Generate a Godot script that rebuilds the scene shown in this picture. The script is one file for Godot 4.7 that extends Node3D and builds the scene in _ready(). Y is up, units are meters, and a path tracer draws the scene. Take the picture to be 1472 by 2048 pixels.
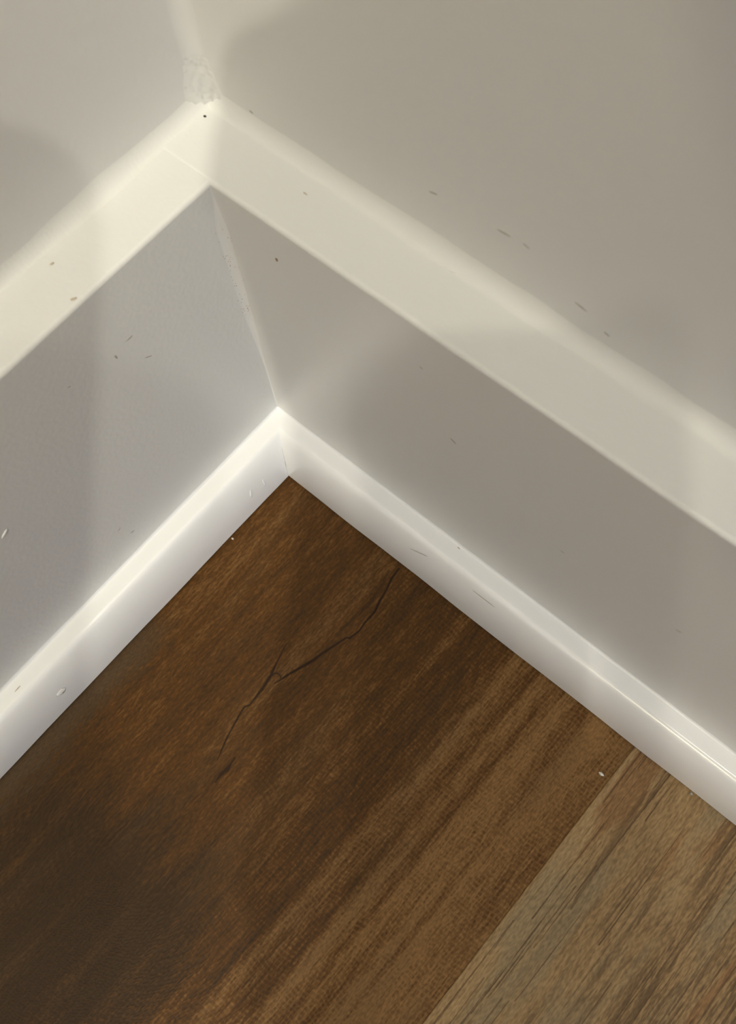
extends Node3D
# Room corner seen from a hand's breadth away: two painted walls, baseboards with shoe mouldings, wood-look planks.
# Left wall is the plane x = 0 (runs along +z), right wall is the plane z = 0 (runs along +x), floor is y = 0.

const T := 0.016        # baseboard thickness
const BH := 0.1132      # baseboard height
const SW := 0.0097      # shoe moulding depth
const SH := 0.0180      # shoe moulding height
const RX := 3.6         # room size
const RZ := 4.2
const RY := 2.4
const CAM := Vector3(0.143984, 0.282564, 0.096992)
const CAM_R := Vector3(0.754932, -0.068628, -0.652202)
const CAM_U := Vector3(-0.582217, 0.387579, -0.714706)
const CAM_F := Vector3(-0.301829, -0.919278, -0.252640)

var M := {}
var rng := RandomNumberGenerator.new()

# ---------------------------------------------------------------- helpers
func tag(o: Node, label: String, category: String, group := "", kind := "") -> Node:
	if label: o.set_meta("label", label)
	if category: o.set_meta("category", category)
	if group: o.set_meta("group", group)
	if kind: o.set_meta("kind", kind)
	return o

func put(called: String, mesh: Mesh, mat: Material, parent: Node = self) -> MeshInstance3D:
	var o := MeshInstance3D.new()
	o.name = called
	o.mesh = mesh
	if mat: o.material_override = mat
	o.cast_shadow = GeometryInstance3D.SHADOW_CASTING_SETTING_ON
	parent.add_child(o, true)
	return o

func quad(st: SurfaceTool, a: Vector3, b: Vector3, c: Vector3, d: Vector3, na: Vector3, nb: Vector3, nc: Vector3, nd: Vector3) -> void:
	var out := (na + nb + nc + nd)
	var p := [a, b, c, d]
	var n := [na, nb, nc, nd]
	var order := [0, 1, 2, 0, 2, 3]
	if (b - a).cross(c - a).dot(out) + (c - a).cross(d - a).dot(out) > 0.0:
		order = [0, 2, 1, 0, 3, 2]
	for k in order:
		st.set_normal(n[k].normalized())
		st.set_uv(Vector2(p[k].x + p[k].y, p[k].z + p[k].y))
		st.add_vertex(p[k])

func box_mesh(a: Vector3, b: Vector3) -> ArrayMesh:
	var st := SurfaceTool.new()
	st.begin(Mesh.PRIMITIVE_TRIANGLES)
	add_box(st, a, b)
	return st.commit()

func add_box(st: SurfaceTool, a: Vector3, b: Vector3) -> void:
	for ax in 3:
		for s in 2:
			var n := Vector3.ZERO
			n[ax] = 1.0 if s else -1.0
			var u := (ax + 1) % 3
			var v := (ax + 2) % 3
			var pts := []
			for k in [[0, 0], [1, 0], [1, 1], [0, 1]]:
				var p := Vector3.ZERO
				p[ax] = b[ax] if s else a[ax]
				p[u] = b[u] if k[0] else a[u]
				p[v] = b[v] if k[1] else a[v]
				pts.append(p)
			quad(st, pts[0], pts[1], pts[2], pts[3], n, n, n, n)

# A moulding: profile points (depth from wall, height) with one normal each, swept along the wall.
# side 0: along +z on the left wall, side 1: along +x on the right wall.
func place(side: int, depth: float, h: float, run: float) -> Vector3:
	return Vector3(depth, h, run) if side == 0 else Vector3(run, h, depth)

func turn(side: int, depth: float, h: float) -> Vector3:
	return Vector3(depth, h, 0) if side == 0 else Vector3(0, h, depth)

func sweep(side: int, prof: Array, start: Callable, stop: float, dense: float, wobble: float, seed_no: int) -> ArrayMesh:
	var st := SurfaceTool.new()
	st.begin(Mesh.PRIMITIVE_TRIANGLES)
	var noise := FastNoiseLite.new()
	noise.seed = seed_no
	noise.frequency = 28.0
	noise.fractal_octaves = 3
	var runs := []
	var s := 0.0
	while s < dense:
		runs.append(s)
		s += 0.003
	runs.append(dense)
	runs.append(stop)
	var rows := []
	for i in runs.size():
		var row := []
		for q in prof:
			var first: float = start.call(q[0].x)
			var r: float = maxf(first, runs[i]) if i > 0 else first
			if i > 0 and runs[i] < first: r = first + 1e-6 * i
			var wob := noise.get_noise_3d(q[0].x * 3.0, q[0].y * 3.0, r) * wobble if q[2] else 0.0
			row.append([place(side, q[0].x + q[1].x * wob, q[0].y + q[1].y * wob, r), turn(side, q[1].x, q[1].y)])
		rows.append(row)
	for i in rows.size() - 1:
		for j in prof.size() - 1:
			if prof[j][0].distance_to(prof[j + 1][0]) < 1e-7: continue
			quad(st, rows[i][j][0], rows[i + 1][j][0], rows[i + 1][j + 1][0], rows[i][j + 1][0], rows[i][j][1], rows[i + 1][j][1], rows[i + 1][j + 1][1], rows[i][j + 1][1])
	for e in [0, rows.size() - 1]:          # end caps as fans
		var n := turn(side, 0, 0)
		n = Vector3(0, 0, -1.0 if e == 0 else 1.0) if side == 0 else Vector3(-1.0 if e == 0 else 1.0, 0, 0)
		for j in range(1, prof.size() - 1):
			var a: Vector3 = rows[e][0][0]
			var b: Vector3 = rows[e][j][0]
			var c: Vector3 = rows[e][j + 1][0]
			if (b - a).cross(c - a).dot(n) > 0.0:
				var t := b; b = c; c = t
			for p in [a, b, c]:
				st.set_normal(n); st.set_uv(Vector2.ZERO); st.add_vertex(p)
	return st.commit()

# profile points: [position, outward normal, may wobble]
func baseboard_profile(h: float) -> Array:
	var r := 0.0011
	var out := [[Vector2(0, 0), Vector2(-1, 0), false], [Vector2(0, h), Vector2(-1, 0), false], [Vector2(0, h), Vector2(0, 1), false]]
	for k in 7:
		var a := PI / 2 * (1.0 - k / 6.0)
		out.append([Vector2(T - r + r * cos(a), h - r + r * sin(a)), Vector2(cos(a), sin(a)), true])
	for y in [0.09, 0.07, 0.05, 0.03, 0.015]:
		out.append([Vector2(T, y), Vector2(1, 0), true])
	out.append([Vector2(T, 0), Vector2(1, 0), false])
	out.append([Vector2(T, 0), Vector2(0, -1), false])
	out.append([Vector2(0, 0), Vector2(0, -1), false])
	return out

func shoe_profile() -> Array:
	var pts := [Vector2(0.00000, SH - 0.00000), Vector2(0.00250, SH - 0.00004), Vector2(0.00420, SH - 0.00016), Vector2(0.00490, SH - 0.00040), Vector2(0.00550, SH - 0.00085), Vector2(0.00600, SH - 0.00150), Vector2(0.00660, SH - 0.00260), Vector2(0.00730, SH - 0.00420), Vector2(0.00800, SH - 0.00630), Vector2(0.00860, SH - 0.00870), Vector2(0.00910, SH - 0.01140), Vector2(0.00945, SH - 0.01420), Vector2(0.00965, SH - 0.01640), Vector2(0.00970, SH - 0.01690), Vector2(0.00955, SH - 0.01735)]
	var smooth_pts := []
	for i in pts.size() - 1:
		for k in 4: smooth_pts.append(pts[i].cubic_interpolate(pts[i + 1], pts[maxi(i - 1, 0)], pts[mini(i + 2, pts.size() - 1)], k / 4.0))
	smooth_pts.append(pts[-1])
	pts = smooth_pts
	var out := [[Vector2(T, 0), Vector2(-1, 0), false], [Vector2(T, SH), Vector2(-1, 0), false]]
	for i in pts.size():
		var d: Vector2 = pts[mini(i + 1, pts.size() - 1)] - pts[maxi(i - 1, 0)]
		out.append([Vector2(T + pts[i].x, pts[i].y), Vector2(-d.y, d.x).normalized(), true])
	out.append([Vector2(T + 0.0090, 0.0006), Vector2(0, -1), false])
	out.append([Vector2(T + 0.0085, 0.0), Vector2(0, -1), false])
	out.append([Vector2(T, 0), Vector2(0, -1), false])
	return out

# a concave bead of caulk in an inner edge: corner point o, legs of width wa along a and wb along b, run from s0 to s1 along d
func bead(o: Vector3, a: Vector3, b: Vector3, d: Vector3, s0: float, s1: float, widths: Callable, steps: int, rough: float, seed_no: int, seg := 6, fine := 1.0) -> ArrayMesh:
	var st := SurfaceTool.new()
	st.begin(Mesh.PRIMITIVE_TRIANGLES)
	var noise := FastNoiseLite.new()
	noise.seed = seed_no
	noise.frequency = 90.0
	noise.fractal_octaves = 3
	var rows := []
	for i in steps + 1:
		var s := lerpf(s0, s1, float(i) / steps)
		var w: Vector2 = widths.call(s)
		w *= 1.0 + 0.22 * noise.get_noise_1d(s * 0.35)
		var row := []
		for j in seg + 1:
			var t := float(j) / seg * PI / 2
			var ca := 1.0 - sin(t)
			var cb := 1.0 - cos(t)
			var bump := noise.get_noise_3d(s * fine, j * 0.024 / seg * fine, 3.0) * rough * sin(2.0 * t)
			var n := (a * sin(t) / maxf(w.x, 1e-5) + b * cos(t) / maxf(w.y, 1e-5)).normalized()
			row.append([o + d * s + a * (ca * w.x) + b * (cb * w.y) + n * (bump - (0.00015 if j == 0 or j == seg else 0.0)), n])
		rows.append(row)
	for i in steps:
		for j in seg:
			quad(st, rows[i][j][0], rows[i + 1][j][0], rows[i + 1][j + 1][0], rows[i][j + 1][0], rows[i][j][1], rows[i + 1][j][1], rows[i + 1][j + 1][1], rows[i][j + 1][1])
		# the two hidden faces against the walls, so that the bead is solid
		var back: Vector3 = o + d * lerpf(s0, s1, float(i) / steps)
		var back2: Vector3 = o + d * lerpf(s0, s1, float(i + 1) / steps)
		quad(st, back, back2, rows[i + 1][0][0], rows[i][0][0], -b, -b, -b, -b)
		quad(st, back, back2, rows[i + 1][seg][0], rows[i][seg][0], -a, -a, -a, -a)
	return st.commit()

# an irregular small lump: a noisy ellipsoid
func lump(radii: Vector3, seed_no: int, rough := 0.35, rings := 7, sides := 10) -> ArrayMesh:
	var st := SurfaceTool.new()
	st.begin(Mesh.PRIMITIVE_TRIANGLES)
	st.set_smooth_group(0)
	var noise := FastNoiseLite.new()
	noise.seed = seed_no
	noise.frequency = 0.9
	var rows := []
	for i in rings + 1:
		var row := []
		for j in sides + 1:
			var th := PI * i / rings
			var phi := TAU * (j % sides) / sides
			var d := Vector3(sin(th) * cos(phi), cos(th), sin(th) * sin(phi))
			var k := 1.0 + rough * noise.get_noise_3dv(d * 2.0)
			row.append(d * radii * k)
		rows.append(row)
	for i in rings:
		for j in sides:
			for p in [rows[i][j], rows[i][j + 1], rows[i + 1][j + 1], rows[i][j], rows[i + 1][j + 1], rows[i + 1][j]]:
				st.add_vertex(p)
	st.generate_normals()
	return st.commit()

func lathe(prof: Array, sides := 32) -> ArrayMesh:
	var st := SurfaceTool.new()
	st.begin(Mesh.PRIMITIVE_TRIANGLES)
	for j in sides:
		var a := TAU * j / sides
		var b := TAU * (j + 1) / sides
		var da := Vector3(cos(a), 0, sin(a))
		var db := Vector3(cos(b), 0, sin(b))
		for i in prof.size() - 1:
			var p: Vector2 = prof[i]
			var q: Vector2 = prof[i + 1]
			var t := (q - p).normalized()
			var up := Vector3(0, 1, 0)
			quad(st, da * p.x + up * p.y, db * p.x + up * p.y, db * q.x + up * q.y, da * q.x + up * q.y, da * t.y - up * t.x, db * t.y - up * t.x, db * t.y - up * t.x, da * t.y - up * t.x)
	return st.commit()

# slab with rounded corners in the xy plane, thickness along z, with rounded rim
func rounded_slab(w: float, h: float, r: float, thick: float, rim: float) -> ArrayMesh:
	var st := SurfaceTool.new()
	st.begin(Mesh.PRIMITIVE_TRIANGLES)
	var loops := []
	for layer in [[-thick / 2, rim, -1.0], [-thick / 2 + rim * 0.3, rim * 0.3, -0.6], [-thick / 2 + rim, 0.0, 0.0], [thick / 2 - rim, 0.0, 0.0], [thick / 2 - rim * 0.3, rim * 0.3, 0.6], [thick / 2, rim, 1.0]]:
		var loop := []
		for c in 4:
			var cx: float = (w / 2 - r) * (1.0 if c == 0 or c == 3 else -1.0)
			var cy: float = (h / 2 - r) * (1.0 if c < 2 else -1.0)
			for k in 9:
				var a := PI / 2 * (c + k / 8.0)
				var d := Vector3(cos(a), sin(a), 0)
				loop.append([Vector3(cx, cy, layer[0]) + d * (r - layer[1]), (d * (1.0 - absf(layer[2])) + Vector3(0, 0, layer[2])).normalized()])
		loops.append(loop)
	var n: int = loops[0].size()
	for i in loops.size() - 1:
		for j in n:
			var k := (j + 1) % n
			quad(st, loops[i][j][0], loops[i][k][0], loops[i + 1][k][0], loops[i + 1][j][0], loops[i][j][1], loops[i][k][1], loops[i + 1][k][1], loops[i + 1][j][1])
	for e in [0, loops.size() - 1]:
		var nz := Vector3(0, 0, -1 if e == 0 else 1)
		for j in n:
			var a: Vector3 = Vector3(0, 0, loops[e][0][0].z)
			var b: Vector3 = loops[e][j][0]
			var c: Vector3 = loops[e][(j + 1) % n][0]
			if (b - a).cross(c - a).dot(nz) > 0.0:
				var t := b; b = c; c = t
			for p in [a, b, c]:
				st.set_normal(nz); st.set_uv(Vector2.ZERO); st.add_vertex(p)
	return st.commit()

# ---------------------------------------------------------------- materials
func noise_tex(freq: float, seed_no: int, octaves := 4, size := 512) -> ImageTexture:
	var n := FastNoiseLite.new()
	n.seed = seed_no
	n.frequency = freq
	n.fractal_octaves = octaves
	var im := n.get_seamless_image(size, size)
	return ImageTexture.create_from_image(im)

func paint(color: Color, rough: float, relief: float, scale: float, relief_tex: Texture2D) -> StandardMaterial3D:
	var m := StandardMaterial3D.new()
	m.albedo_color = color
	m.roughness = rough
	m.uv1_triplanar = true
	m.uv1_world_triplanar = true
	m.uv1_scale = Vector3.ONE * scale
	if relief > 0.0:
		m.heightmap_enabled = true
		m.heightmap_texture = relief_tex
		m.heightmap_scale = relief
	return m

func plain(color: Color, rough := 0.5, metal := 0.0) -> StandardMaterial3D:
	var m := StandardMaterial3D.new()
	m.albedo_color = color
	m.roughness = rough
	m.metallic = metal
	return m

func layer(w: int, h: int, fx: float, fy: float, seed_no: int, octaves: int) -> PackedByteArray:
	# noise with fx cycles per pixel across and fy along: drawn small and stretched
	var n := FastNoiseLite.new()
	n.seed = seed_no
	n.noise_type = FastNoiseLite.TYPE_SIMPLEX_SMOOTH
	n.fractal_octaves = octaves
	n.frequency = fx
	var squeeze := maxf(1.0, fx / fy)
	var im := n.get_image(w, maxi(8, int(ceil(h / squeeze))), false, false, true)
	im.convert(Image.FORMAT_L8)
	im.resize(w, h, Image.INTERPOLATE_CUBIC)
	return im.get_data()

func stroke(im: PackedFloat32Array, w: int, h: int, ppx: float, ppz: float, x0: float, line: Array, width: float, depth: float) -> void:
	# darkens the print along a polyline given in millimetres (x, z, share of the width)
	for i in line.size() - 1:
		var a: Vector3 = line[i]
		var b: Vector3 = line[i + 1]
		var steps := int(ceil(Vector2(a.x - b.x, a.y - b.y).length() * 12.0)) + 1
		for s in steps:
			var p := a.lerp(b, float(s) / steps)
			var rad: float = width * p.z * 0.5 * (0.75 + 0.5 * rng.randf())
			var cx := (p.x - x0) * ppx
			var cz := p.y * ppz
			for yy in range(int(cz - rad * ppz - 1), int(cz + rad * ppz + 2)):
				for xx in range(int(cx - rad * ppx - 1), int(cx + rad * ppx + 2)):
					if xx < 0 or yy < 0 or xx >= w or yy >= h: continue
					var dd := Vector2((xx - cx) / ppx, (yy - cz) / ppz).length() / rad
					if dd < 1.25:
						var k := yy * w + xx
						im[k] = maxf(im[k], depth * clampf(1.25 - dd, 0.0, 0.6) / 0.6)

func wood(kind: int, w: int, h: int, x0: float, x1: float, z1: float, seed_no: int) -> StandardMaterial3D:
	var ppx := w / (x1 - x0)        # pixels per millimetre
	var ppz := h / z1
	var streak := layer(w, h, 0.11 / ppx, 0.008 / ppx, seed_no, 3)        # broad bands along the plank
	var fibre := layer(w, h, 1.0 / ppx, 0.16 / ppx, seed_no + 1, 3)       # fine fibres
	var patch := layer(w, h, 0.06 / ppx, 0.018 / ppx, seed_no + 2, 4)    # stain patches
	var pore := layer(w, h, 0.26 / ppx, 0.0045 / ppx, seed_no + 3, 2)      # open pores
	var grit := layer(w, h, 1.6 / ppx, 0.7 / ppx, seed_no + 4, 2)
	var saw := layer(w, h, 0.09 / ppx, 0.03 / ppx, seed_no + 5, 2)
	var marks := PackedFloat32Array()
	marks.resize(w * h)
	if kind == 0:
		stroke(marks, w, h, ppx, ppz, x0, [Vector3(69.3, 25, .9), Vector3(69.6, 28.6, 1), Vector3(70.6, 31.9, .8), Vector3(71.4, 36, 1.1), Vector3(72.3, 39.2, .9), Vector3(72.2, 43, .8), Vector3(72.6, 46, .7), Vector3(71.9, 49.3, .8), Vector3(71.0, 49.9, .6), Vector3(69.9, 54, 1.0), Vector3(68.9, 57.5, .9), Vector3(68.3, 60.5, 1.2), Vector3(67.4, 63.2, 1.2), Vector3(66.0, 67.1, .9), Vector3(65.1, 70.2, .7), Vector3(64.5, 72.4, .3)], 0.62, 0.9)
		stroke(marks, w, h, ppx, ppz, x0, [Vector3(59.3, 61.4, .2), Vector3(60.3, 65.0, .5), Vector3(61.1, 68.0, .8), Vector3(62.2, 71.2, 1.3), Vector3(62.9, 75.5, 1.3), Vector3(63.1, 78.2, .9), Vector3(63.3, 81.0, .7), Vector3(62.6, 82.2, .7), Vector3(63.0, 84.8, .9), Vector3(63.8, 87.9, .7), Vector3(64.6, 91.2, .7), Vector3(65.8, 94.6, .6), Vector3(66.8, 97.3, .3)], 0.60, 0.85)
		stroke(marks, w, h, ppx, ppz, x0, [Vector3(62.4, 71.4, .8), Vector3(62.8, 69.8, .7), Vector3(63.8, 69.4, .6), Vector3(65.2, 70.2, .5)], 0.5, 0.7)
		stroke(marks, w, h, ppx, ppz, x0, [Vector3(69.9, 93.9, .5), Vector3(70.2, 95.6, .7), Vector3(70.5, 97.3, 1.4), Vector3(70.1, 99.4, 1.1), Vector3(70.4, 102.0, .4)], 0.8, 0.75)
		stroke(marks, w, h, ppx, ppz, x0, [Vector3(67.6, 27.6, .7), Vector3(69.0, 33.0, 1.0), Vector3(69.6, 38.0, 1.0), Vector3(69.0, 45.0, .8), Vector3(68.2, 51.0, .5)], 1.0, 0.30)
	elif kind == 1:
		stroke(marks, w, h, ppx, ppz, x0, [Vector3(157.4, 31.0, .5), Vector3(157.7, 36, 1), Vector3(158.4, 51.0, 1.1), Vector3(159.0, 60, .9), Vector3(159.8, 66.4, .4)], 1.2, 0.34)
	if kind == 1 and x0 < 200.0:
		for i in 170:
			var far := i >= 46                     # denser, finer lines away from the seam
			var lx := 150.0 + 13.0 * rng.randf() if not far else 162.0 + 50.0 * sqrt(rng.randf())
			var lz := rng.randf() * 190.0 - 10.0
			var drift := (rng.randf() - 0.5) * 0.02
			var run := []
			for j in 6:
				var step := 3.0 + 7.0 * rng.randf()
				run.append(Vector3(lx, lz, 0.2 + rng.randf()))
				lz += step
				lx += drift * step + (rng.randf() - 0.5) * 0.12
			stroke(marks, w, h, ppx, ppz, x0, run, 0.34 if not far else 0.30, 0.35 + 0.4 * rng.randf())
	var rgbs := PackedByteArray()
	rgbs.resize(w * h * 3)
	var tall := PackedByteArray()
	tall.resize(w * h)
	# print colours, sRGB 0..255
	var c0 := Vector3(79, 51, 20) if kind == 0 else Vector3(138, 112, 78)
	var c1 := Vector3(122, 91, 54) if kind == 0 else Vector3(158, 132, 95)
	var c2 := Vector3(50, 34, 16) if kind == 0 else Vector3(100, 79, 54)
	var grey := Vector3(74, 58, 40) if kind == 0 else Vector3(128, 113, 88)
	if kind == 2:
		c0 = Vector3(108, 80, 48); c1 = Vector3(134, 104, 68); c2 = Vector3(82, 58, 32); grey = Vector3(102, 86, 64)
	var red := 0.0
	for y in h:
		var z := y / ppz
		for x in w:
			var k := y * w + x
			var mm := x0 + x / ppx
			var f := (fibre[k] - 128) / 64.0
			var g := (grit[k] - 128) / 64.0
			var s := (streak[k] - 128) / 60.0
			var b := (patch[k] - 120) / 100.0
			var po := (pore[k] - 128) / 60.0
			var hz := (saw[k] - 124) / 90.0
			var tone := 0.04 + 0.20 * s + 0.24 * f + 0.08 * g
			var relief := 150.0 + (34.0 if kind == 0 else 20.0) * f + 14.0 * g
			var gr := clampf(b * 1.0 + 0.25 * s - 0.25, 0.0, 0.6)
			if kind == 0:
				# ring figure of the flat-sawn print: U-shaped lines round a centre at (64, 126)
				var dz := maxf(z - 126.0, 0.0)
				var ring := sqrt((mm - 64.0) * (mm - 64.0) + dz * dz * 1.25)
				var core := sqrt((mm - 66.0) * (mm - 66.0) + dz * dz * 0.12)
				var heart_shade := smoothstep(50.0, 14.0, core + 3.0 * s + 7.0 * b) * smoothstep(100.0, 142.0, z + 4.0 * s + 8.0 * b)
				tone -= 1.15 * heart_shade  # darker heartwood print, with some of the hand's shadow painted in
				gr = clampf(gr * 0.25 + 0.12 * heart_shade, 0.0, 0.9)
				if dz > 0.0:
					var ramp := clampf(dz / 12.0, 0.0, 1.0)
					tone += 0.16 * sin(ring * 3.1 + 2.2 * s + 1.6 * f) * ramp
					relief += 30.0 * sin(ring * 6.5 + 2.5 * f) * ramp
				# paler grain towards the seam, hatched by saw marks across and along it
				var pale := smoothstep(84.0, 146.0, mm + 6.0 * s)
				tone += 0.95 * pale - 0.04
				var hatch := smoothstep(62.0, 104.0, mm + 14.0 * hz)
				tone += (0.26 * pow(absf(sin(z * 2.5 + 1.7 * hz)), 6.0) - 0.07 + 0.12 * sin(z * 5.3 + mm * 0.06 + 2.0 * hz) * f) * hatch
				tone -= 0.30 * clampf(1.1 - absf(po) * 3.4, 0.0, 1.0) * hatch
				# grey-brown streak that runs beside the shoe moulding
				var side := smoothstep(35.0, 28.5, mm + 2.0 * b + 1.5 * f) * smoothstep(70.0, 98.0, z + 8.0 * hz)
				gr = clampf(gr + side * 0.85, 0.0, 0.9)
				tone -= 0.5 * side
			else:
				# open pores: broken dark lines along the grain, denser away from the seam
				var dense := smoothstep(160.0, 196.0, mm + 5.0 * s) if kind == 1 else 0.4
				var broken := clampf(0.55 + 1.3 * hz + 0.5 * f, 0.0, 1.0)
				var line := clampf(1.25 - absf(po) * 3.6, 0.0, 1.0) * broken
				var fine := clampf(-f * 1.3 - 0.25, 0.0, 1.0) * (0.35 + 0.65 * dense)
				tone -= 1.15 * line * (0.7 + 0.4 * dense) + 0.55 * fine - 0.12
				relief -= 90.0 * line + 50.0 * fine
				red = clampf(-1.2 * b + 0.5 * s - 0.30, 0.0, 0.5)
				if kind == 1:
					tone += 0.42 * smoothstep(158.0, 149.5, mm + 1.5 * s) - 0.36 * dense
			var c := c0.lerp(c1, clampf(tone, 0.0, 1.0)) if tone > 0.0 else c0.lerp(c2, clampf(-tone, 0.0, 1.0))
			c = c.lerp(grey, gr)
			if red > 0.0: c = c.lerp(Vector3(112, 77, 46) if kind == 1 else Vector3(92, 60, 32), red)
			red = 0.0
			c *= 1.0 + 0.07 * g
			var mk := marks[k]
			c = c.lerp(Vector3(34, 20, 9) if kind == 0 else Vector3(66, 48, 30), mk)
			relief -= 70.0 * mk
			rgbs[k * 3] = clampi(int(c.x), 0, 255)
			rgbs[k * 3 + 1] = clampi(int(c.y), 0, 255)
			rgbs[k * 3 + 2] = clampi(int(c.z), 0, 255)
			tall[k] = clampi(int(relief), 0, 255)
	var m := StandardMaterial3D.new()
	m.albedo_texture = ImageTexture.create_from_image(Image.create_from_data(w, h, false, Image.FORMAT_RGB8, rgbs))
	m.heightmap_enabled = true
	m.heightmap_texture = ImageTexture.create_from_image(Image.create_from_data(w, h, false, Image.FORMAT_L8, tall))
	m.heightmap_scale = 0.010
	m.roughness = 0.46
	m.metallic_specular = 0.28
	return m

# one plank with bevelled long edges and ends; UV 0..1 over its top
func plank_mesh(x0: float, x1: float, z0: float, z1: float, uspan: float, vspan: float) -> ArrayMesh:
	var st := SurfaceTool.new()
	st.begin(Mesh.PRIMITIVE_TRIANGLES)
	var e := 0.00018
	var lo := -0.005
	var top := [Vector3(x0 + e, 0, z0 + e), Vector3(x1 - e, 0, z0 + e), Vector3(x1 - e, 0, z1 - e), Vector3(x0 + e, 0, z1 - e)]
	var rim := [Vector3(x0, -e * 0.7, z0), Vector3(x1, -e * 0.7, z0), Vector3(x1, -e * 0.7, z1), Vector3(x0, -e * 0.7, z1)]
	var foot := [Vector3(x0, lo, z0), Vector3(x1, lo, z0), Vector3(x1, lo, z1), Vector3(x0, lo, z1)]
	var sets := [[top[0], top[1], top[2], top[3], Vector3.UP]]
	var dirs := [Vector3(0, 0, -1), Vector3(1, 0, 0), Vector3(0, 0, 1), Vector3(-1, 0, 0)]
	for k in 4:
		var l := (k + 1) % 4
		sets.append([top[k], top[l], rim[l], rim[k], (dirs[k] + Vector3.UP).normalized()])
		sets.append([rim[k], rim[l], foot[l], foot[k], dirs[k]])
	for q in sets:
		var n: Vector3 = q[4]
		var a: Vector3 = q[0]
		var order := [0, 1, 2, 0, 2, 3]
		if (q[1] - a).cross(q[2] - a).dot(n) > 0.0: order = [0, 2, 1, 0, 3, 2]
		for k in order:
			var p: Vector3 = q[k]
			st.set_normal(n)
			st.set_uv(Vector2((p.x - x0) / uspan, (p.z - z0) / vspan))
			st.add_vertex(p)
	st.generate_tangents()
	return st.commit()

# ---------------------------------------------------------------- things
func downlight(at: Vector2, energy: float, color: Color, label: String) -> void:
	var root := Node3D.new()
	root.name = "downlight" if not has_node("downlight") else "downlight_%03d" % get_children().filter(func(c): return str(c.name).begins_with("downlight")).size()
	add_child(root)
	root.position = Vector3(at.x, RY, at.y)
	tag(root, label, "ceiling light", "recessed ceiling downlights")
	put("trim_ring", lathe([Vector2(0.034, 0.0), Vector2(0.034, -0.002), Vector2(0.039, -0.006), Vector2(0.044, -0.004), Vector2(0.045, 0.0)]), M.ring, root)
	var glow := StandardMaterial3D.new()
	glow.albedo_color = Color(1, 1, 1)
	glow.emission_enabled = true
	glow.emission = color
	glow.emission_energy_multiplier = 3.0
	put("lamp_lens", lathe([Vector2(0.034, 0.0), Vector2(0.026, -0.0012), Vector2(0.012, -0.002), Vector2(0.0001, -0.0022)]), glow, root)
	var l := SpotLight3D.new()
	l.name = "lamp_beam"
	l.position = Vector3(0, -0.012, 0)
	l.rotation_degrees = Vector3(-90, 0, 0)
	l.light_color = color
	l.light_energy = energy
	l.light_size = 0.026
	l.spot_range = 9.0
	l.spot_attenuation = 2.0
	l.spot_angle = 72.0
	l.spot_angle_attenuation = 0.5
	l.shadow_enabled = true
	root.add_child(l)

func ceiling_lamp(at: Vector2, energy: float, color: Color) -> void:
	var root := Node3D.new()
	root.name = "ceiling_lamp"
	add_child(root)
	root.position = Vector3(at.x, RY, at.y)
	tag(root, "round flush ceiling lamp with a wide opal diffuser, far along the left-hand wall", "ceiling light")
	put("lamp_base", lathe([Vector2(0.185, 0.0), Vector2(0.185, -0.018), Vector2(0.172, -0.024), Vector2(0.165, -0.024)]), M.ring, root)
	var glow := StandardMaterial3D.new()
	glow.albedo_color = Color(1, 1, 1)
	glow.emission_enabled = true
	glow.emission = color
	glow.emission_energy_multiplier = 1.5
	put("lamp_diffuser", lathe([Vector2(0.170, -0.022), Vector2(0.150, -0.036), Vector2(0.110, -0.046), Vector2(0.055, -0.051), Vector2(0.0001, -0.052)]), glow, root)
	var l := AreaLight3D.new()
	l.name = "lamp_glow"
	l.position = Vector3(0, -0.056, 0)
	l.rotation_degrees = Vector3(-90, 0, 0)
	l.light_color = color
	l.light_energy = energy
	l.area_size = Vector2(0.32, 0.32)
	l.area_range = 9.0
	l.area_attenuation = 2.0
	l.shadow_enabled = true
	root.add_child(l)

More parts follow.
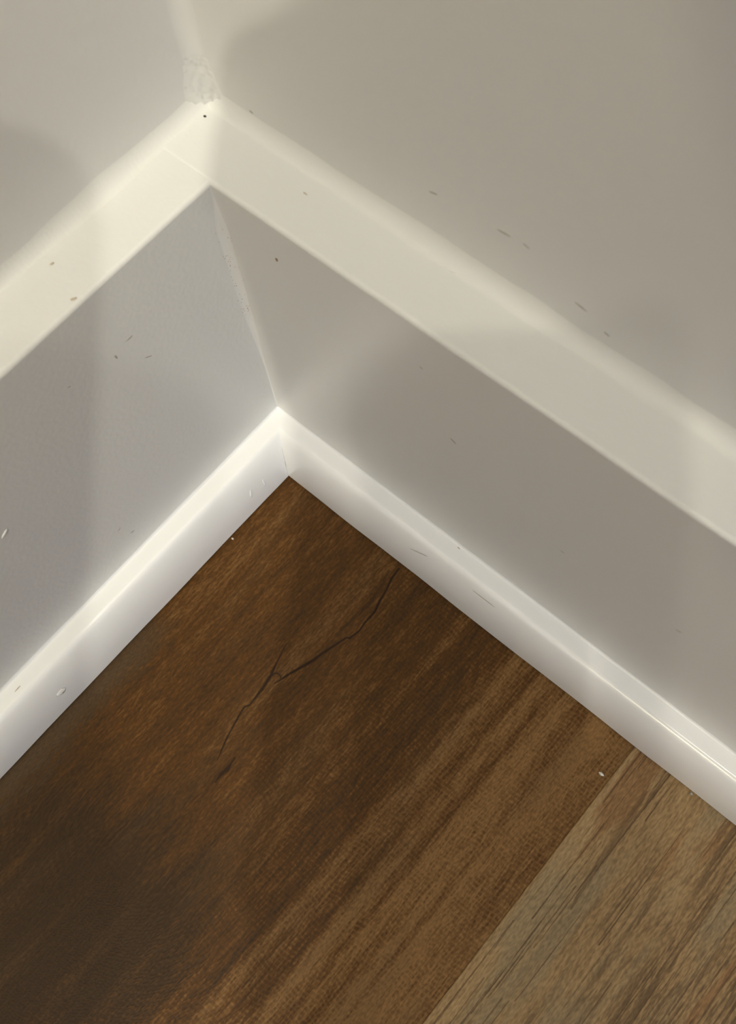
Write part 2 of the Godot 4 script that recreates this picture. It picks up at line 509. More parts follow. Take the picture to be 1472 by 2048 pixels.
func _ready() -> void:
	rng.seed = 7
	# ---- camera
	var cam := Camera3D.new()
	cam.name = "camera"
	add_child(cam)
	cam.transform = Transform3D(Basis(CAM_R, CAM_U, -CAM_F), CAM)
	var lens := CameraAttributesPhysical.new()
	lens.frustum_near = 0.01
	lens.frustum_far = 50.0
	lens.frustum_focal_length = 12.0 / (1024.0 / 2122.67)
	lens.frustum_focus_distance = 0.275
	lens.exposure_aperture = 18.0
	cam.attributes = lens
	cam.fov = rad_to_deg(2.0 * atan(1024.0 / 2122.67))
	cam.near = 0.01
	cam.far = 50.0
	cam.current = true
	# ---- sky and exposure
	var env := Environment.new()
	env.background_mode = Environment.BG_SKY
	var sky := Sky.new()
	var sm := ProceduralSkyMaterial.new()
	sm.sky_top_color = Color(0.36, 0.53, 0.80)
	sm.sky_horizon_color = Color(0.50, 0.63, 0.80)
	sm.ground_bottom_color = Color(0.30, 0.30, 0.29)
	sm.ground_horizon_color = Color(0.55, 0.57, 0.58)
	sm.sky_energy_multiplier = SKY
	sm.ground_energy_multiplier = SKY
	sky.sky_material = sm
	env.sky = sky
	env.tonemap_mode = Environment.TONE_MAPPER_LINEAR
	env.tonemap_exposure = 0.86
	env.sdfgi_enabled = true
	env.ssao_enabled = true
	env.ssil_enabled = true
	var we := WorldEnvironment.new()
	we.name = "world"
	we.environment = env
	add_child(we)

	# ---- materials
	var peel := noise_tex(0.11, 11, 3)
	M.wall = paint(Color(0.835, 0.83, 0.82), 0.55, 0.004, 7.0, peel)
	M.trim = paint(Color(0.86, 0.857, 0.845), 0.36, 0.004, 9.0, peel)
	M.shoe = paint(Color(0.935, 0.935, 0.935), 0.3, 0.0015, 7.0, peel)
	M.shoe.clearcoat_enabled = true
	M.shoe.clearcoat = 1.0
	M.shoe.clearcoat_roughness = 0.2
	M.caulk = paint(Color(0.86, 0.855, 0.84), 0.45, 0.004, 14.0, peel)
	M.ceiling = plain(Color(0.9, 0.9, 0.89), 0.9)
	M.subfloor = plain(Color(0.05, 0.045, 0.04), 0.9)
	M.ring = plain(Color(0.9, 0.9, 0.9), 0.4)
	M.frame = plain(Color(0.9, 0.9, 0.9), 0.35)
	var glass := StandardMaterial3D.new()
	glass.albedo_color = Color(0.9, 0.95, 1.0, 0.06)
	glass.transparency = BaseMaterial3D.TRANSPARENCY_ALPHA
	glass.roughness = 0.02
	M.glass = glass

	# ---- lamps of the room
	var cool := Color(1.0, 0.985, 0.925)
	var warm := Color(1.0, 0.975, 0.895)
	var amber := Color(1.0, 0.95, 0.80)
	downlight(Vector2(1.598, 0.427), EA, cool, "recessed ceiling downlight farthest along the right-hand wall")
	downlight(Vector2(1.043, 0.300), EH, cool, "recessed ceiling downlight closest to the right-hand wall")
	downlight(Vector2(0.907, 1.313), EB, warm, "recessed ceiling downlight behind the camera, midway between both walls")
	downlight(Vector2(0.359, 0.864), EK, warm, "recessed ceiling downlight nearest to the corner, above the camera")
	ceiling_lamp(Vector2(0.40, 3.60), EM, amber)

	build_room()
	build_trim()
	build_wear()
	build_phone()
	build_person()

const SKY := 2.8
const EA := 1.95
const EH := 0.48
const EB := 4.0
const EK := 1.0
const EM := 3.8

func build_room() -> void:
	var th := 0.12
	tag(put("wall_left", box_mesh(Vector3(-th, -0.1, -th), Vector3(0, RY + th, RZ + th)), M.wall), "smooth off-white painted wall rising on the left of the corner", "wall", "", "structure")
	tag(put("wall_right", box_mesh(Vector3(0, -0.1, -th), Vector3(RX + th, RY + th, 0)), M.wall), "smooth off-white painted wall rising on the right of the corner", "wall", "", "structure")
	tag(put("wall_back", box_mesh(Vector3(0, -0.1, RZ), Vector3(RX + th, RY + th, RZ + th)), M.wall), "plain off-white wall behind the camera, opposite the right-hand wall", "wall", "", "structure")
	# the wall opposite the left one holds the window
	var st := SurfaceTool.new()
	st.begin(Mesh.PRIMITIVE_TRIANGLES)
	var wz := Vector2(1.0, 3.0)
	var wy := Vector2(0.7, 2.05)
	add_box(st, Vector3(RX, -0.1, 0), Vector3(RX + th, wy.x, RZ))
	add_box(st, Vector3(RX, wy.y, 0), Vector3(RX + th, RY + th, RZ))
	add_box(st, Vector3(RX, wy.x, 0), Vector3(RX + th, wy.y, wz.x))
	add_box(st, Vector3(RX, wy.x, wz.y), Vector3(RX + th, wy.y, RZ))
	tag(put("wall_front", st.commit(), M.wall), "off-white wall with a window, opposite the left-hand wall", "wall", "", "structure")
	var win := Node3D.new()
	win.name = "window_1"
	add_child(win)
	win.position = Vector3(RX + 0.04, wy.x, wz.x)
	tag(win, "white framed daylight window opposite the left-hand wall", "window", "", "structure")
	var W := wz.y - wz.x
	var H := wy.y - wy.x
	var f := SurfaceTool.new()
	f.begin(Mesh.PRIMITIVE_TRIANGLES)
	add_box(f, Vector3(0, 0, 0), Vector3(0.05, 0.05, W))
	add_box(f, Vector3(0, H - 0.05, 0), Vector3(0.05, H, W))
	add_box(f, Vector3(0, 0.05, 0), Vector3(0.05, H - 0.05, 0.05))
	add_box(f, Vector3(0, 0.05, W - 0.05), Vector3(0.05, H - 0.05, W))
	add_box(f, Vector3(0, 0.05, W / 2 - 0.025), Vector3(0.05, H - 0.05, W / 2 + 0.025))
	put("window_frame", f.commit(), M.frame, win)
	for k in 2:
		put("pane", box_mesh(Vector3(0.02, 0.05, 0.05 if k == 0 else W / 2 + 0.025), Vector3(0.026, H - 0.05, W / 2 - 0.025 if k == 0 else W - 0.05)), M.glass, win)
	tag(put("ceiling", box_mesh(Vector3(0, RY, 0), Vector3(RX, RY + th, RZ)), M.ceiling), "flat white ceiling with recessed downlights, above the corner", "ceiling", "", "structure")
	# ---- floor of wood-look planks
	var floor_ := put("floor", box_mesh(Vector3(0, -0.1, 0), Vector3(RX, -0.005, RZ)), M.subfloor)
	tag(floor_, "brown wood-look plank floor running along the left wall", "floor", "", "structure")
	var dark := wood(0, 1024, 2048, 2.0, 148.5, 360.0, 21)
	var pale := wood(1, 1280, 2048, 148.5, 328.5, 430.0, 57)
	var mid := wood(2, 512, 1024, 0.0, 180.0, 900.0, 83)
	var mid2 := wood(1, 512, 1024, 400.0, 580.0, 900.0, 99)
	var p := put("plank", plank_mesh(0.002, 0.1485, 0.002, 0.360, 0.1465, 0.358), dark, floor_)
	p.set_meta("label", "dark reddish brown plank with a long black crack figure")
	p = put("plank", plank_mesh(0.1485, 0.3285, 0.002, 0.430, 0.180, 0.428), pale, floor_)
	p.set_meta("label", "paler greyish brown plank with open straight grain")
	var shared := {}
	var row := 0
	var x := 0.002
	while x < RX - 0.002:
		var x1: float = 0.1485 if row == 0 else minf(x + 0.18, RX - 0.002)
		var z: float = [0.36, 0.43, 0.002, 0.002][mini(row, 3)]
		if row >= 2: z = 0.002
		var first := true
		while z < RZ - 0.01:
			var len_: float = 1.2
			if first and row >= 2: len_ = [0.9, 0.5, 1.2, 0.75][row % 4]
			len_ = minf(len_, RZ - 0.002 - z)
			var key := "%.4f %.4f" % [x1 - x, len_]
			if not shared.has(key): shared[key] = plank_mesh(0, x1 - x, 0, len_, 0.18, 0.9)
			var q := put("plank", shared[key], mid if (row + int(z * 3.0)) % 3 else mid2, floor_)
			q.position = Vector3(x, 0, z)
			z += len_
			first = false
		x = x1
		row += 1

func build_trim() -> void:
	var right := put("baseboard_right", sweep(1, baseboard_profile(BH), func(_d): return 0.0, RX, 0.30, 0.00018, 5), M.trim)
	tag(right, "white square-edged baseboard along the right-hand wall, running through to the corner", "baseboard", "", "structure")
	var left := put("baseboard_left", sweep(0, baseboard_profile(BH - 0.0002), func(_d): return T - 0.0012, RZ, 0.30, 0.00018, 6), M.trim)
	tag(left, "white square-edged baseboard along the left-hand wall, butted against the other baseboard", "baseboard", "", "structure")
	var s1 := put("trim_1", sweep(0, shoe_profile(), func(d): return d, RZ, 0.30, 0.0002, 8), M.shoe)
	tag(s1, "glossy white shoe moulding at the foot of the left-hand baseboard", "moulding", "", "structure")
	var s2 := put("trim_2", sweep(1, shoe_profile(), func(d): return d, RX, 0.30, 0.0002, 9), M.shoe)
	tag(s2, "glossy white shoe moulding at the foot of the right-hand baseboard", "moulding", "", "structure")
	# caulk and paint beads in the inner edges
	var X := Vector3(1, 0, 0)
	var Y := Vector3(0, 1, 0)
	var Z := Vector3(0, 0, 1)
	put("caulk_bead", bead(Vector3(0, BH - 0.0002, 0), X, Y, Z, 0.0, 0.4, func(s): return Vector2(lerpf(0.0034, 0.0020, clampf(s / 0.12, 0, 1)), 0.0045), 120, 0.0002, 31), M.caulk, left)
	put("caulk_bead", bead(Vector3(0, BH, 0), Z, Y, X, 0.0, 0.4, func(s): return Vector2(lerpf(0.0026, 0.0042, clampf(s / 0.18, 0, 1)), 0.0045), 120, 0.0002, 32), M.caulk, right)
	put("caulk_bead", bead(Vector3(T, SH, 0), X, Y, Z, T, 0.4, func(_s): return Vector2(0.0007, 0.0012), 120, 0.00005, 33), M.shoe, s1)
	put("caulk_bead", bead(Vector3(0, SH, T), Z, Y, X, T, 0.4, func(_s): return Vector2(0.0007, 0.0012), 120, 0.00005, 34), M.shoe, s2)
	put("caulk_bead", bead(Vector3(T, 0, T), X, Z, Y, SH, BH - 0.0012, func(s): return Vector2.ONE * lerpf(0.0004, 0.0022, smoothstep(0.030, 0.085, s)) * lerpf(0.12, 1.0, smoothstep(BH - 0.001, BH - 0.016, s)), 120, 0.00012, 35), M.trim, left)
	put("corner_joint", bead(Vector3(0, 0, 0), X, Z, Y, BH, RY, func(_s): return Vector2(0.004, 0.004), 200, 0.0001, 36), M.wall, get_node("wall_left"))
	# rough filler left in the corner just above the baseboards
	put("filler_patch", bead(Vector3(0, 0, 0), X, Z, Y, BH - 0.002, BH + 0.0125, func(s): return Vector2.ONE * (0.0041 + 0.0016 * smoothstep(BH + 0.0125, BH + 0.003, s)), 60, 0.0011, 43, 16, 4.5), M.caulk, right)

func build_phone() -> void:
	var ph := Node3D.new()
	ph.name = "phone"
	add_child(ph)
	var w := 0.0713
	var h := 0.147
	ph.transform = Transform3D(Basis(CAM_R, CAM_U, -CAM_F), CAM + CAM_R * (0.0116 - w / 2) + CAM_U * (0.043 - h / 2) - CAM_F * 0.009)
	tag(ph, "dark smartphone held above the corner to take the picture", "phone")
	put("body", rounded_slab(w, h, 0.011, 0.008, 0.0015), plain(Color(0.10, 0.10, 0.11), 0.4), ph)
	var bump := put("camera_plate", rounded_slab(0.036, 0.038, 0.010, 0.0016, 0.0006), plain(Color(0.08, 0.08, 0.09), 0.3), ph)
	bump.position = Vector3(w / 2 - 0.0205, h / 2 - 0.0300, -0.0046)
	for q in [Vector2(-0.0085, 0.0085), Vector2(-0.0085, -0.0085), Vector2(0.0085, 0.0)]:
		var ring := put("camera_lens", lathe([Vector2(0.0001, 0.0010), Vector2(0.0050, 0.0010), Vector2(0.0062, 0.0006), Vector2(0.0066, -0.0006)], 20), plain(Color(0.02, 0.02, 0.03), 0.1), bump)
		ring.position = Vector3(q.x, q.y, -0.0012)
		ring.rotation_degrees = Vector3(-90, 0, 0)
	var scr := put("screen", rounded_slab(w - 0.004, h - 0.004, 0.0095, 0.0006, 0.0002), plain(Color(0.02, 0.02, 0.025), 0.1), ph)
	scr.position = Vector3(0, 0, 0.0041)

# ---------------------------------------------------------------- wear and dirt on the paint
func sliver(a: Vector3, b: Vector3, wide: float, thick: float, n: Vector3, seed_no: int, called: String, mat: Material, parent: Node) -> void:
	var o := put(called, lump(Vector3(a.distance_to(b) * 0.5 + wide * 0.5, thick, wide * 0.5), seed_no, 0.5, 6, 9), mat, parent)
	var x := (b - a).normalized()
	x = (x - n * x.dot(n)).normalized()
	o.transform = Transform3D(Basis(x, n, x.cross(n)), (a + b) * 0.5)

func build_wear() -> void:
	var grime := plain(Color(0.64, 0.62, 0.58), 0.8)
	var chip := plain(Color(0.74, 0.69, 0.61), 0.8)
	var marks := [
		["wall_right", Vector3(76.3, 129.5, 0.0), Vector3(79.2, 129.8, 0.0), 0.35],
		["wall_right", Vector3(94.0, 123.2, 0.0), Vector3(96.3, 122.8, 0.0), 0.50],
		["wall_right", Vector3(100.7, 120.2, 0.0), Vector3(101.5, 120.0, 0.0), 0.50],
		["wall_right", Vector3(61.0, 128.1, 0.0), Vector3(62.6, 128.6, 0.0), 0.40],
		["wall_right", Vector3(81.9, 130.1, 0.0), Vector3(83.1, 129.8, 0.0), 0.35],
		["wall_right", Vector3(13.5, 117.7, 0.0), Vector3(14.1, 117.6, 0.0), 0.50],
		["baseboard_left", Vector3(16.0, 92.9, 47.6), Vector3(16.0, 92.8, 45.9), 0.35],
		["baseboard_left", Vector3(16.0, 91.7, 51.4), Vector3(16.0, 90.7, 51.2), 0.45],
		["baseboard_left", Vector3(16.0, 83.3, 45.5), Vector3(16.0, 82.2, 44.0), 0.25],
		["baseboard_left", Vector3(16.0, 95.3, 63.9), Vector3(16.0, 94.9, 62.9), 0.30],
		["baseboard_left", Vector3(16.0, 34.7, 72.6), Vector3(16.0, 34.3, 73.5), 0.30],
		["baseboard_left", Vector3(16.0, 28.3, 71.1), Vector3(16.0, 28.1, 70.2), 0.30],
		["baseboard_right", Vector3(70.8, 98.8, 16.0), Vector3(72.0, 98.0, 16.0), 0.50],
		["baseboard_right", Vector3(79.1, 76.7, 16.0), Vector3(80.3, 75.8, 16.0), 0.55],
		["baseboard_right", Vector3(139.7, 63.2, 16.0), Vector3(141.2, 63.8, 16.0), 0.40],
		["baseboard_right", Vector3(110.1, 60.6, 16.0), Vector3(111.2, 60.6, 16.0), 0.30],
		["baseboard_right", Vector3(87.9, 113.2, 2.1), Vector3(89.5, 113.2, 2.2), 0.60],
		["baseboard_right", Vector3(66.9, 113.2, 1.8), Vector3(68.7, 113.2, 1.6), 0.70],
		["baseboard_right", Vector3(33.1, 113.2, 6.1), Vector3(33.9, 113.2, 6.2), 0.40],
		["baseboard_right", Vector3(99.3, 113.2, 0.7), Vector3(101.3, 113.2, 0.8), 0.50],
		["baseboard_left", Vector3(5.0, 113.2, 49.9), Vector3(5.1, 113.2, 49.5), 0.50],
		["baseboard_left", Vector3(14.4, 113.2, 53.0), Vector3(14.8, 113.2, 52.4), 0.60],
		["trim_2", Vector3(71.4, 12.9, 23.9), Vector3(77.1, 15.0, 23.1), 0.18],
		["trim_2", Vector3(82.3, 18.0, 16.9), Vector3(83.0, 18.0, 16.9), 0.35],
		["trim_2", Vector3(92.3, 15.2, 23.0), Vector3(99.8, 15.2, 23.0), 0.14],
		["trim_1", Vector3(19.0, 17.97, 120.4), Vector3(18.9, 17.97, 118.6), 0.28],
	]
	for i in marks.size():
		var q: Array = marks[i]
		var a: Vector3 = q[1] * 0.001
		var b: Vector3 = q[2] * 0.001
		var n := Vector3(0, 0, 1)
		if q[0].ends_with("left"): n = Vector3(1, 0, 0)
		if q[0].begins_with("baseboard") and q[1].y > 113.0: n = Vector3(0, 1, 0)
		if q[0] == "trim_1" or (q[0] == "trim_2" and q[1].y > 17.5): n = Vector3(0, 1, 0)
		elif q[0] == "trim_2": n = Vector3(0, 0.3, 0.95).normalized()
		sliver(a, b, q[3] * 0.001, 0.00007, n, 200 + i, "scuff_mark", chip if n.y > 0.9 else grime, get_node(q[0]))
	var fleck := plain(Color(0.62, 0.52, 0.42), 0.8)
	# brown specks of old paint down the caulked corner of the baseboards
	for i in 60:
		var y := 0.100 - 0.034 * rng.randf()
		var t := rng.randf()
		var at := Vector3(T + 0.0022 * (1.0 - sin(t * PI / 2)), y, T + 0.0022 * (1.0 - cos(t * PI / 2)))
		var n := Vector3(sin(t * PI / 2), 0, cos(t * PI / 2))
		sliver(at, at + Vector3(0.00005, 0.0001 + 0.0001 * rng.randf(), 0.0), 0.00014, 0.00004, n, 300 + i, "paint_fleck", fleck, get_node("baseboard_right"))
	# filled nail head on the left shoe moulding, and a paint drip on the baseboard above it
	var s1 := get_node("trim_1")
	sliver(Vector3(0.0247, 0.0094, 0.1125), Vector3(0.0247, 0.0094, 0.1140), 0.0017, 0.00007, Vector3(0.95, 0.3, 0).normalized(), 401, "nail_filler", M.shoe, s1)
	sliver(Vector3(0.0249, 0.0086, 0.1126), Vector3(0.0249, 0.0086, 0.1132), 0.00035, 0.00015, Vector3(0.95, 0.3, 0).normalized(), 402, "nail_hole", plain(Color(0.34, 0.33, 0.31), 0.8), s1)
	sliver(Vector3(0.0160, 0.0722, 0.0928), Vector3(0.0160, 0.0712, 0.0944), 0.0010, 0.00035, Vector3(1, 0, 0), 403, "paint_drip", M.trim, get_node("baseboard_left"))
	sliver(Vector3(0.0246, 0.0105, 0.0383), Vector3(0.0249, 0.0085, 0.0392), 0.0008, 0.00006, Vector3(0.95, 0.3, 0).normalized(), 404, "paint_drip", M.shoe, s1)
	sliver(Vector3(0.0247, 0.0098, 0.0335), Vector3(0.0251, 0.0070, 0.0338), 0.0006, 0.00005, Vector3(0.95, 0.3, 0).normalized(), 405, "paint_drip", M.shoe, s1)
	sliver(Vector3(0.0668, BH, 0.0022), Vector3(0.0692, BH, 0.0021), 0.0016, 0.00028, Vector3.UP, 406, "paint_drip", M.caulk, get_node("baseboard_right"))
	# loose crumbs and specks
	var crumbs := [
		["paint_crumb", Vector3(0.1462, 0.0002, 0.0368), Vector3(0.0007, 0.0003, 0.0004), Color(0.86, 0.85, 0.80), "white paint crumb on the floor just left of the plank seam", "crumb"],
		["paint_crumb_001", Vector3(0.0263, 0.0002, 0.0505), Vector3(0.0004, 0.0002, 0.0003), Color(0.82, 0.80, 0.76), "tiny white crumb on the floor against the left shoe moulding", "crumb"],
		["paint_crumb_002", Vector3(0.1664, 0.0002, 0.0262), Vector3(0.0004, 0.0002, 0.0003), Color(0.62, 0.62, 0.60), "grey crumb on the pale plank against the right shoe moulding", "crumb"],
		["dirt_speck", Vector3(0.0033, BH + 0.0001, 0.0042), Vector3(0.00036, 0.0001, 0.00028), Color(0.12, 0.09, 0.07), "black speck on the baseboard ledge right in the corner", "speck"],
		["dirt_speck_001", Vector3(0.0030, BH - 0.0002, 0.0132), Vector3(0.0004, 0.0001, 0.0002), Color(0.45, 0.33, 0.22), "small brown speck on the ledge left of the corner", "speck"],
		["dirt_speck_002", Vector3(0.0324, 0.1012, T + 0.0001), Vector3(0.0003, 0.0005, 0.00012), Color(0.55, 0.43, 0.31), "brown speck on the upright face of the right-hand baseboard", "speck"],
	]
	for i in crumbs.size():
		var c: Array = crumbs[i]
		var o := put(c[0], lump(c[2], 500 + i, 0.6, 7, 9), plain(c[3], 0.6))
		o.position = c[1]
		tag(o, c[4], c[5])

# ---------------------------------------------------------------- the photographer
# Surface nets over a field of tapered capsules that melt into one another.
# bone: [from, to, radius at from, radius at to, linear colour]
func flesh(st: SurfaceTool, bones: Array, cell: float, soft: float) -> void:
	var lo := Vector3.ONE * 1e9
	var hi := -lo
	for b in bones:
		var r: float = maxf(b[2], b[3]) + 3.0 * cell
		for p in [b[0], b[1]]:
			lo = lo.min(p - Vector3.ONE * r)
			hi = hi.max(p + Vector3.ONE * r)
	var n := Vector3i(((hi - lo) / cell).ceil()) + Vector3i.ONE * 2
	var sum := PackedFloat32Array()
	sum.resize(n.x * n.y * n.z)
	var best := PackedFloat32Array()
	best.resize(sum.size())
	best.fill(1e9)
	var who := PackedInt32Array()
	who.resize(sum.size())
	var k := 1.0 / soft
	for bi in bones.size():
		var b: Array = bones[bi]
		var a: Vector3 = b[0]
		var d: Vector3 = b[1] - a
		var dd := maxf(d.length_squared(), 1e-12)
		var pad: float = maxf(b[2], b[3]) + 5.0 * soft + 2.0 * cell
		var p0 := Vector3i(((a.min(b[1]) - Vector3.ONE * pad - lo) / cell).floor()).clamp(Vector3i.ZERO, n - Vector3i.ONE)
		var p1 := Vector3i(((a.max(b[1]) + Vector3.ONE * pad - lo) / cell).ceil()).clamp(Vector3i.ZERO, n - Vector3i.ONE)
		for z in range(p0.z, p1.z + 1):
			for y in range(p0.y, p1.y + 1):
				var at := (z * n.y + y) * n.x
				for x in range(p0.x, p1.x + 1):
					var q := lo + Vector3(x, y, z) * cell - a
					var t := clampf(q.dot(d) / dd, 0.0, 1.0)
					var dist: float = (q - d * t).length() - lerpf(b[2], b[3], t)
					sum[at + x] += exp(-k * dist)
					if dist < best[at + x]:
						best[at + x] = dist
						who[at + x] = bi
	for i in sum.size():
		sum[i] = -log(sum[i]) / k if sum[i] > 1e-30 else 1.0
	var index := PackedInt32Array()
	index.resize(sum.size())
	index.fill(-1)
	var pts := []
	var cols := []
	var off := [0, 1, n.x, n.x + 1, n.x * n.y, n.x * n.y + 1, n.x * n.y + n.x, n.x * n.y + n.x + 1]
	for z in n.z - 1:
		for y in n.y - 1:
			for x in n.x - 1:
				var at := (z * n.y + y) * n.x + x
				var inside := 0
				for o in off:
					if sum[at + o] < 0.0: inside += 1
				if inside == 0 or inside == 8: continue
				var acc := Vector3.ZERO
				var cnt := 0
				for e in [[0, 1], [2, 3], [4, 5], [6, 7], [0, 2], [1, 3], [4, 6], [5, 7], [0, 4], [1, 5], [2, 6], [3, 7]]:
					var fa := sum[at + off[e[0]]]
					var fb := sum[at + off[e[1]]]
					if (fa < 0.0) == (fb < 0.0): continue
					var t := fa / (fa - fb)
					var ca := Vector3(e[0] & 1, (e[0] >> 1) & 1, e[0] >> 2)
					var cb := Vector3(e[1] & 1, (e[1] >> 1) & 1, e[1] >> 2)
					acc += ca.lerp(cb, t)
					cnt += 1
				index[at] = pts.size()
				pts.append(lo + (Vector3(x, y, z) + acc / cnt) * cell)
				cols.append(bones[who[at]][4])
	var normals := []
	normals.resize(pts.size())
	normals.fill(Vector3.ZERO)
	var tris := []
	var stepd := [1, n.x, n.x * n.y]
	for z in range(1, n.z - 1):
		for y in range(1, n.y - 1):
			for x in range(1, n.x - 1):
				var at := (z * n.y + y) * n.x + x
				for ax in 3:
					var fa := sum[at]
					var fb := sum[at + stepd[ax]]
					if (fa < 0.0) == (fb < 0.0): continue
					var u: int = stepd[(ax + 1) % 3]
					var v: int = stepd[(ax + 2) % 3]
					var q := [index[at], index[at - u], index[at - u - v], index[at - v]]
					if q.min() < 0: continue
					if fa > 0.0: q.reverse()
					for tri in [[q[0], q[2], q[1]], [q[0], q[3], q[2]]]:
						tris.append(tri)
						var nn: Vector3 = (pts[tri[2]] - pts[tri[0]]).cross(pts[tri[1]] - pts[tri[0]])
						for v3 in tri: normals[v3] += nn
	for tri in tris:
		for v3 in tri:
			st.set_color(cols[v3])
			st.set_normal(normals[v3].normalized())
			st.set_uv(Vector2.ZERO)
			st.add_vertex(pts[v3])

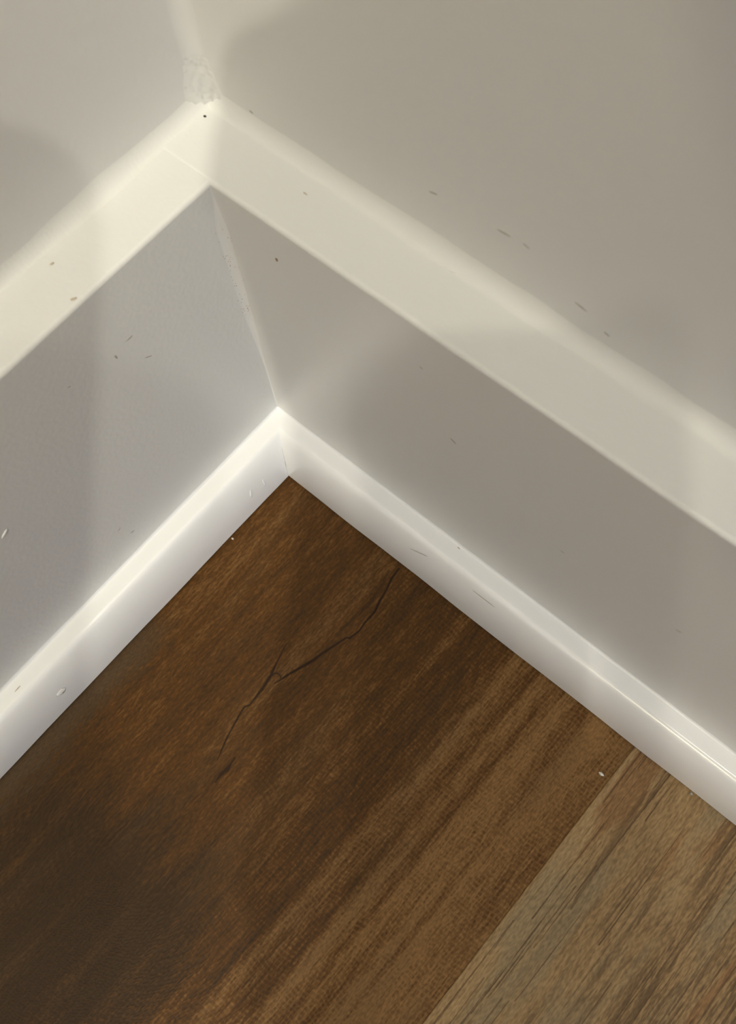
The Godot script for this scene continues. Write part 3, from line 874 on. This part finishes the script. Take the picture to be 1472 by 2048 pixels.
func build_person() -> void:
	var skin := Color(0.46, 0.27, 0.19)
	var shirt := Color(0.10, 0.11, 0.12)
	var jeans := Color(0.035, 0.05, 0.09)
	var sock := Color(0.30, 0.30, 0.30)
	var lip := Color(0.36, 0.13, 0.11)
	var dark := Color(0.02, 0.015, 0.012)
	var white := Color(0.7, 0.7, 0.68)
	var f := Vector3(-0.75, 0, -0.66).normalized()
	var r := f.cross(Vector3.UP).normalized()
	var up := Vector3.UP
	var root := Node3D.new()
	root.name = "person"
	add_child(root)
	tag(root, "person in a dark grey top and jeans kneeling at the corner and holding a phone", "person")
	# trunk, kneeling on the heels and leaning forward
	var pelvis := Vector3(0.76, 0.25, 0.69)
	var chest := Vector3(0.575, 0.52, 0.525)
	var throat := Vector3(0.475, 0.645, 0.435)
	var head := Vector3(0.365, 0.745, 0.345)
	var body := [
		[pelvis - r * 0.07, pelvis + r * 0.07, 0.112, 0.112, jeans],
		[pelvis.lerp(chest, 0.35), pelvis.lerp(chest, 0.6), 0.112, 0.118, shirt],
		[chest - r * 0.075, chest + r * 0.075, 0.112, 0.112, shirt],
		[throat - r * 0.13 - up * 0.03, throat + r * 0.13 - up * 0.03, 0.062, 0.062, shirt],
		[throat - up * 0.02, throat.lerp(head, 0.5), 0.058, 0.052, skin],
	]
	var rest := Vector3(0.565, 0.225, 0.515) - r * 0.12      # left hand on the left thigh
	var grip := CAM + CAM_R * -0.022 + CAM_U * -0.205 - CAM_F * 0.030
	for s in [-1.0, 1.0]:
		var hip: Vector3 = pelvis + r * (0.095 * s) - up * 0.03
		var knee: Vector3 = Vector3(0.475, 0.062, 0.44) + r * (0.14 * s)
		var ankle: Vector3 = Vector3(0.775, 0.05, 0.705) + r * (0.11 * s)
		var toe: Vector3 = ankle - f * 0.15 - up * 0.022
		body.append([hip, knee, 0.085, 0.058, jeans])
		body.append([knee, ankle, 0.052, 0.036, jeans])
		body.append([ankle, toe, 0.036, 0.026, sock])
		var shoulder: Vector3 = throat + r * (0.165 * s) - up * 0.045
		# the right hand holds the phone by its lower end, the left one rests on the thigh
		var wrist: Vector3 = rest + up * 0.02 - f * 0.075 if s < 0 else grip
		var elbow: Vector3 = (shoulder + wrist) * 0.5 + r * ((0.05 if s < 0 else 0.09) * s) - up * (0.02 if s < 0 else 0.10) - f * (0.14 if s < 0 else 0.05)
		body.append([shoulder, elbow, 0.054, 0.043, shirt])
		body.append([elbow, wrist, 0.043, 0.031, shirt])
	var st := SurfaceTool.new()
	st.begin(Mesh.PRIMITIVE_TRIANGLES)
	flesh(st, body, 0.014, 0.022)
	# head, turned down to the screen
	var look := (CAM - head).normalized()
	var hr := look.cross(Vector3.UP).normalized()
	var hu := hr.cross(look).normalized()
	var skull := head - look * 0.012
	var face := [
		[skull + hu * 0.025 - look * 0.018, skull + hu * 0.03 + look * 0.012, 0.077, 0.074, skin],
		[skull - hu * 0.01 + look * 0.02, skull - hu * 0.072 + look * 0.045, 0.056, 0.030, skin],
		[skull - hu * 0.05 - look * 0.02, skull - hu * 0.10 - look * 0.05, 0.048, 0.050, skin],
		[skull + hu * 0.004 + look * 0.083, skull - hu * 0.028 + look * 0.098, 0.009, 0.012, skin],
		[skull - hu * 0.055 + look * 0.076 - hr * 0.018, skull - hu * 0.055 + look * 0.076 + hr * 0.018, 0.007, 0.007, lip],
	]
	for s in [-1.0, 1.0]:
		face.append([skull + hr * (0.072 * s) + hu * 0.012 - look * 0.008, skull + hr * (0.075 * s) - hu * 0.028 - look * 0.002, 0.011, 0.008, skin])
		face.append([skull + hr * (0.014 * s) + hu * 0.020 + look * 0.079, skull + hr * (0.048 * s) + hu * 0.021 + look * 0.068, 0.008, 0.007, dark])
		face.append([skull + hr * (0.031 * s) + look * 0.070, skull + hr * (0.032 * s) + look * 0.070, 0.0135, 0.0135, white])
	flesh(st, face, 0.0055, 0.005)
	# right hand round the lower end of the phone: palm behind the end, fingers under it, thumb on the screen side;
	# left hand flat on the thigh with the same joints
	for s in [-1.0, 1.0]:
		var P := func(out: float, along: float, d: float) -> Vector3:
			if s < 0: return rest - r * along + f * (0.030 - out) + up * (-0.004 - d * 0.6)
			return CAM + CAM_U * (-0.104 - out) + CAM_R * (-0.024 + along) + CAM_F * d
		var hand := []
		hand.append([P.call(0.024, 0.028, -0.002), P.call(0.028, -0.030, -0.002), 0.012, 0.012, skin])
		hand.append([P.call(0.044, 0.024, -0.007), P.call(0.048, -0.026, -0.007), 0.015, 0.014, skin])
		hand.append([P.call(0.050, 0.010, -0.008), P.call(0.088, 0.004, -0.020), 0.019, 0.021, skin])
		hand.append([P.call(0.050, -0.014, -0.008), P.call(0.088, -0.006, -0.020), 0.018, 0.020, skin])
		for k in 4:
			var a: float = 0.027 - 0.0185 * k
			var l: float = [0.92, 1.0, 0.95, 0.78][k]
			hand.append([P.call(0.022, a, 0.004), P.call(0.008, a, 0.0125), 0.0092, 0.0088, skin])
			hand.append([P.call(0.008, a, 0.0125), P.call(0.008 - 0.022 * l, a, 0.0135), 0.0088, 0.0080, skin])
			hand.append([P.call(0.008 - 0.022 * l, a, 0.0135), P.call(0.008 - 0.040 * l, a, 0.0105), 0.0080, 0.0068, skin])
		hand.append([P.call(0.052, 0.022, -0.012), P.call(0.024, 0.034, -0.022), 0.014, 0.0105, skin])
		hand.append([P.call(0.024, 0.034, -0.022), P.call(-0.004, 0.022, -0.0245), 0.0100, 0.0085, skin])
		flesh(st, hand, 0.003, 0.0018)
	var m := StandardMaterial3D.new()
	m.vertex_color_use_as_albedo = true
	m.roughness = 0.75
	put("body", st.commit(), m, root)
	var hair := SurfaceTool.new()
	hair.begin(Mesh.PRIMITIVE_TRIANGLES)
	flesh(hair, [[skull + hu * 0.040 - look * 0.030, skull + hu * 0.050 + look * 0.004, 0.082, 0.074, dark], [skull - look * 0.045 + hu * 0.02, skull - look * 0.050 - hu * 0.045, 0.070, 0.050, dark]], 0.006, 0.006)
	put("hair", hair.commit(), m, root)
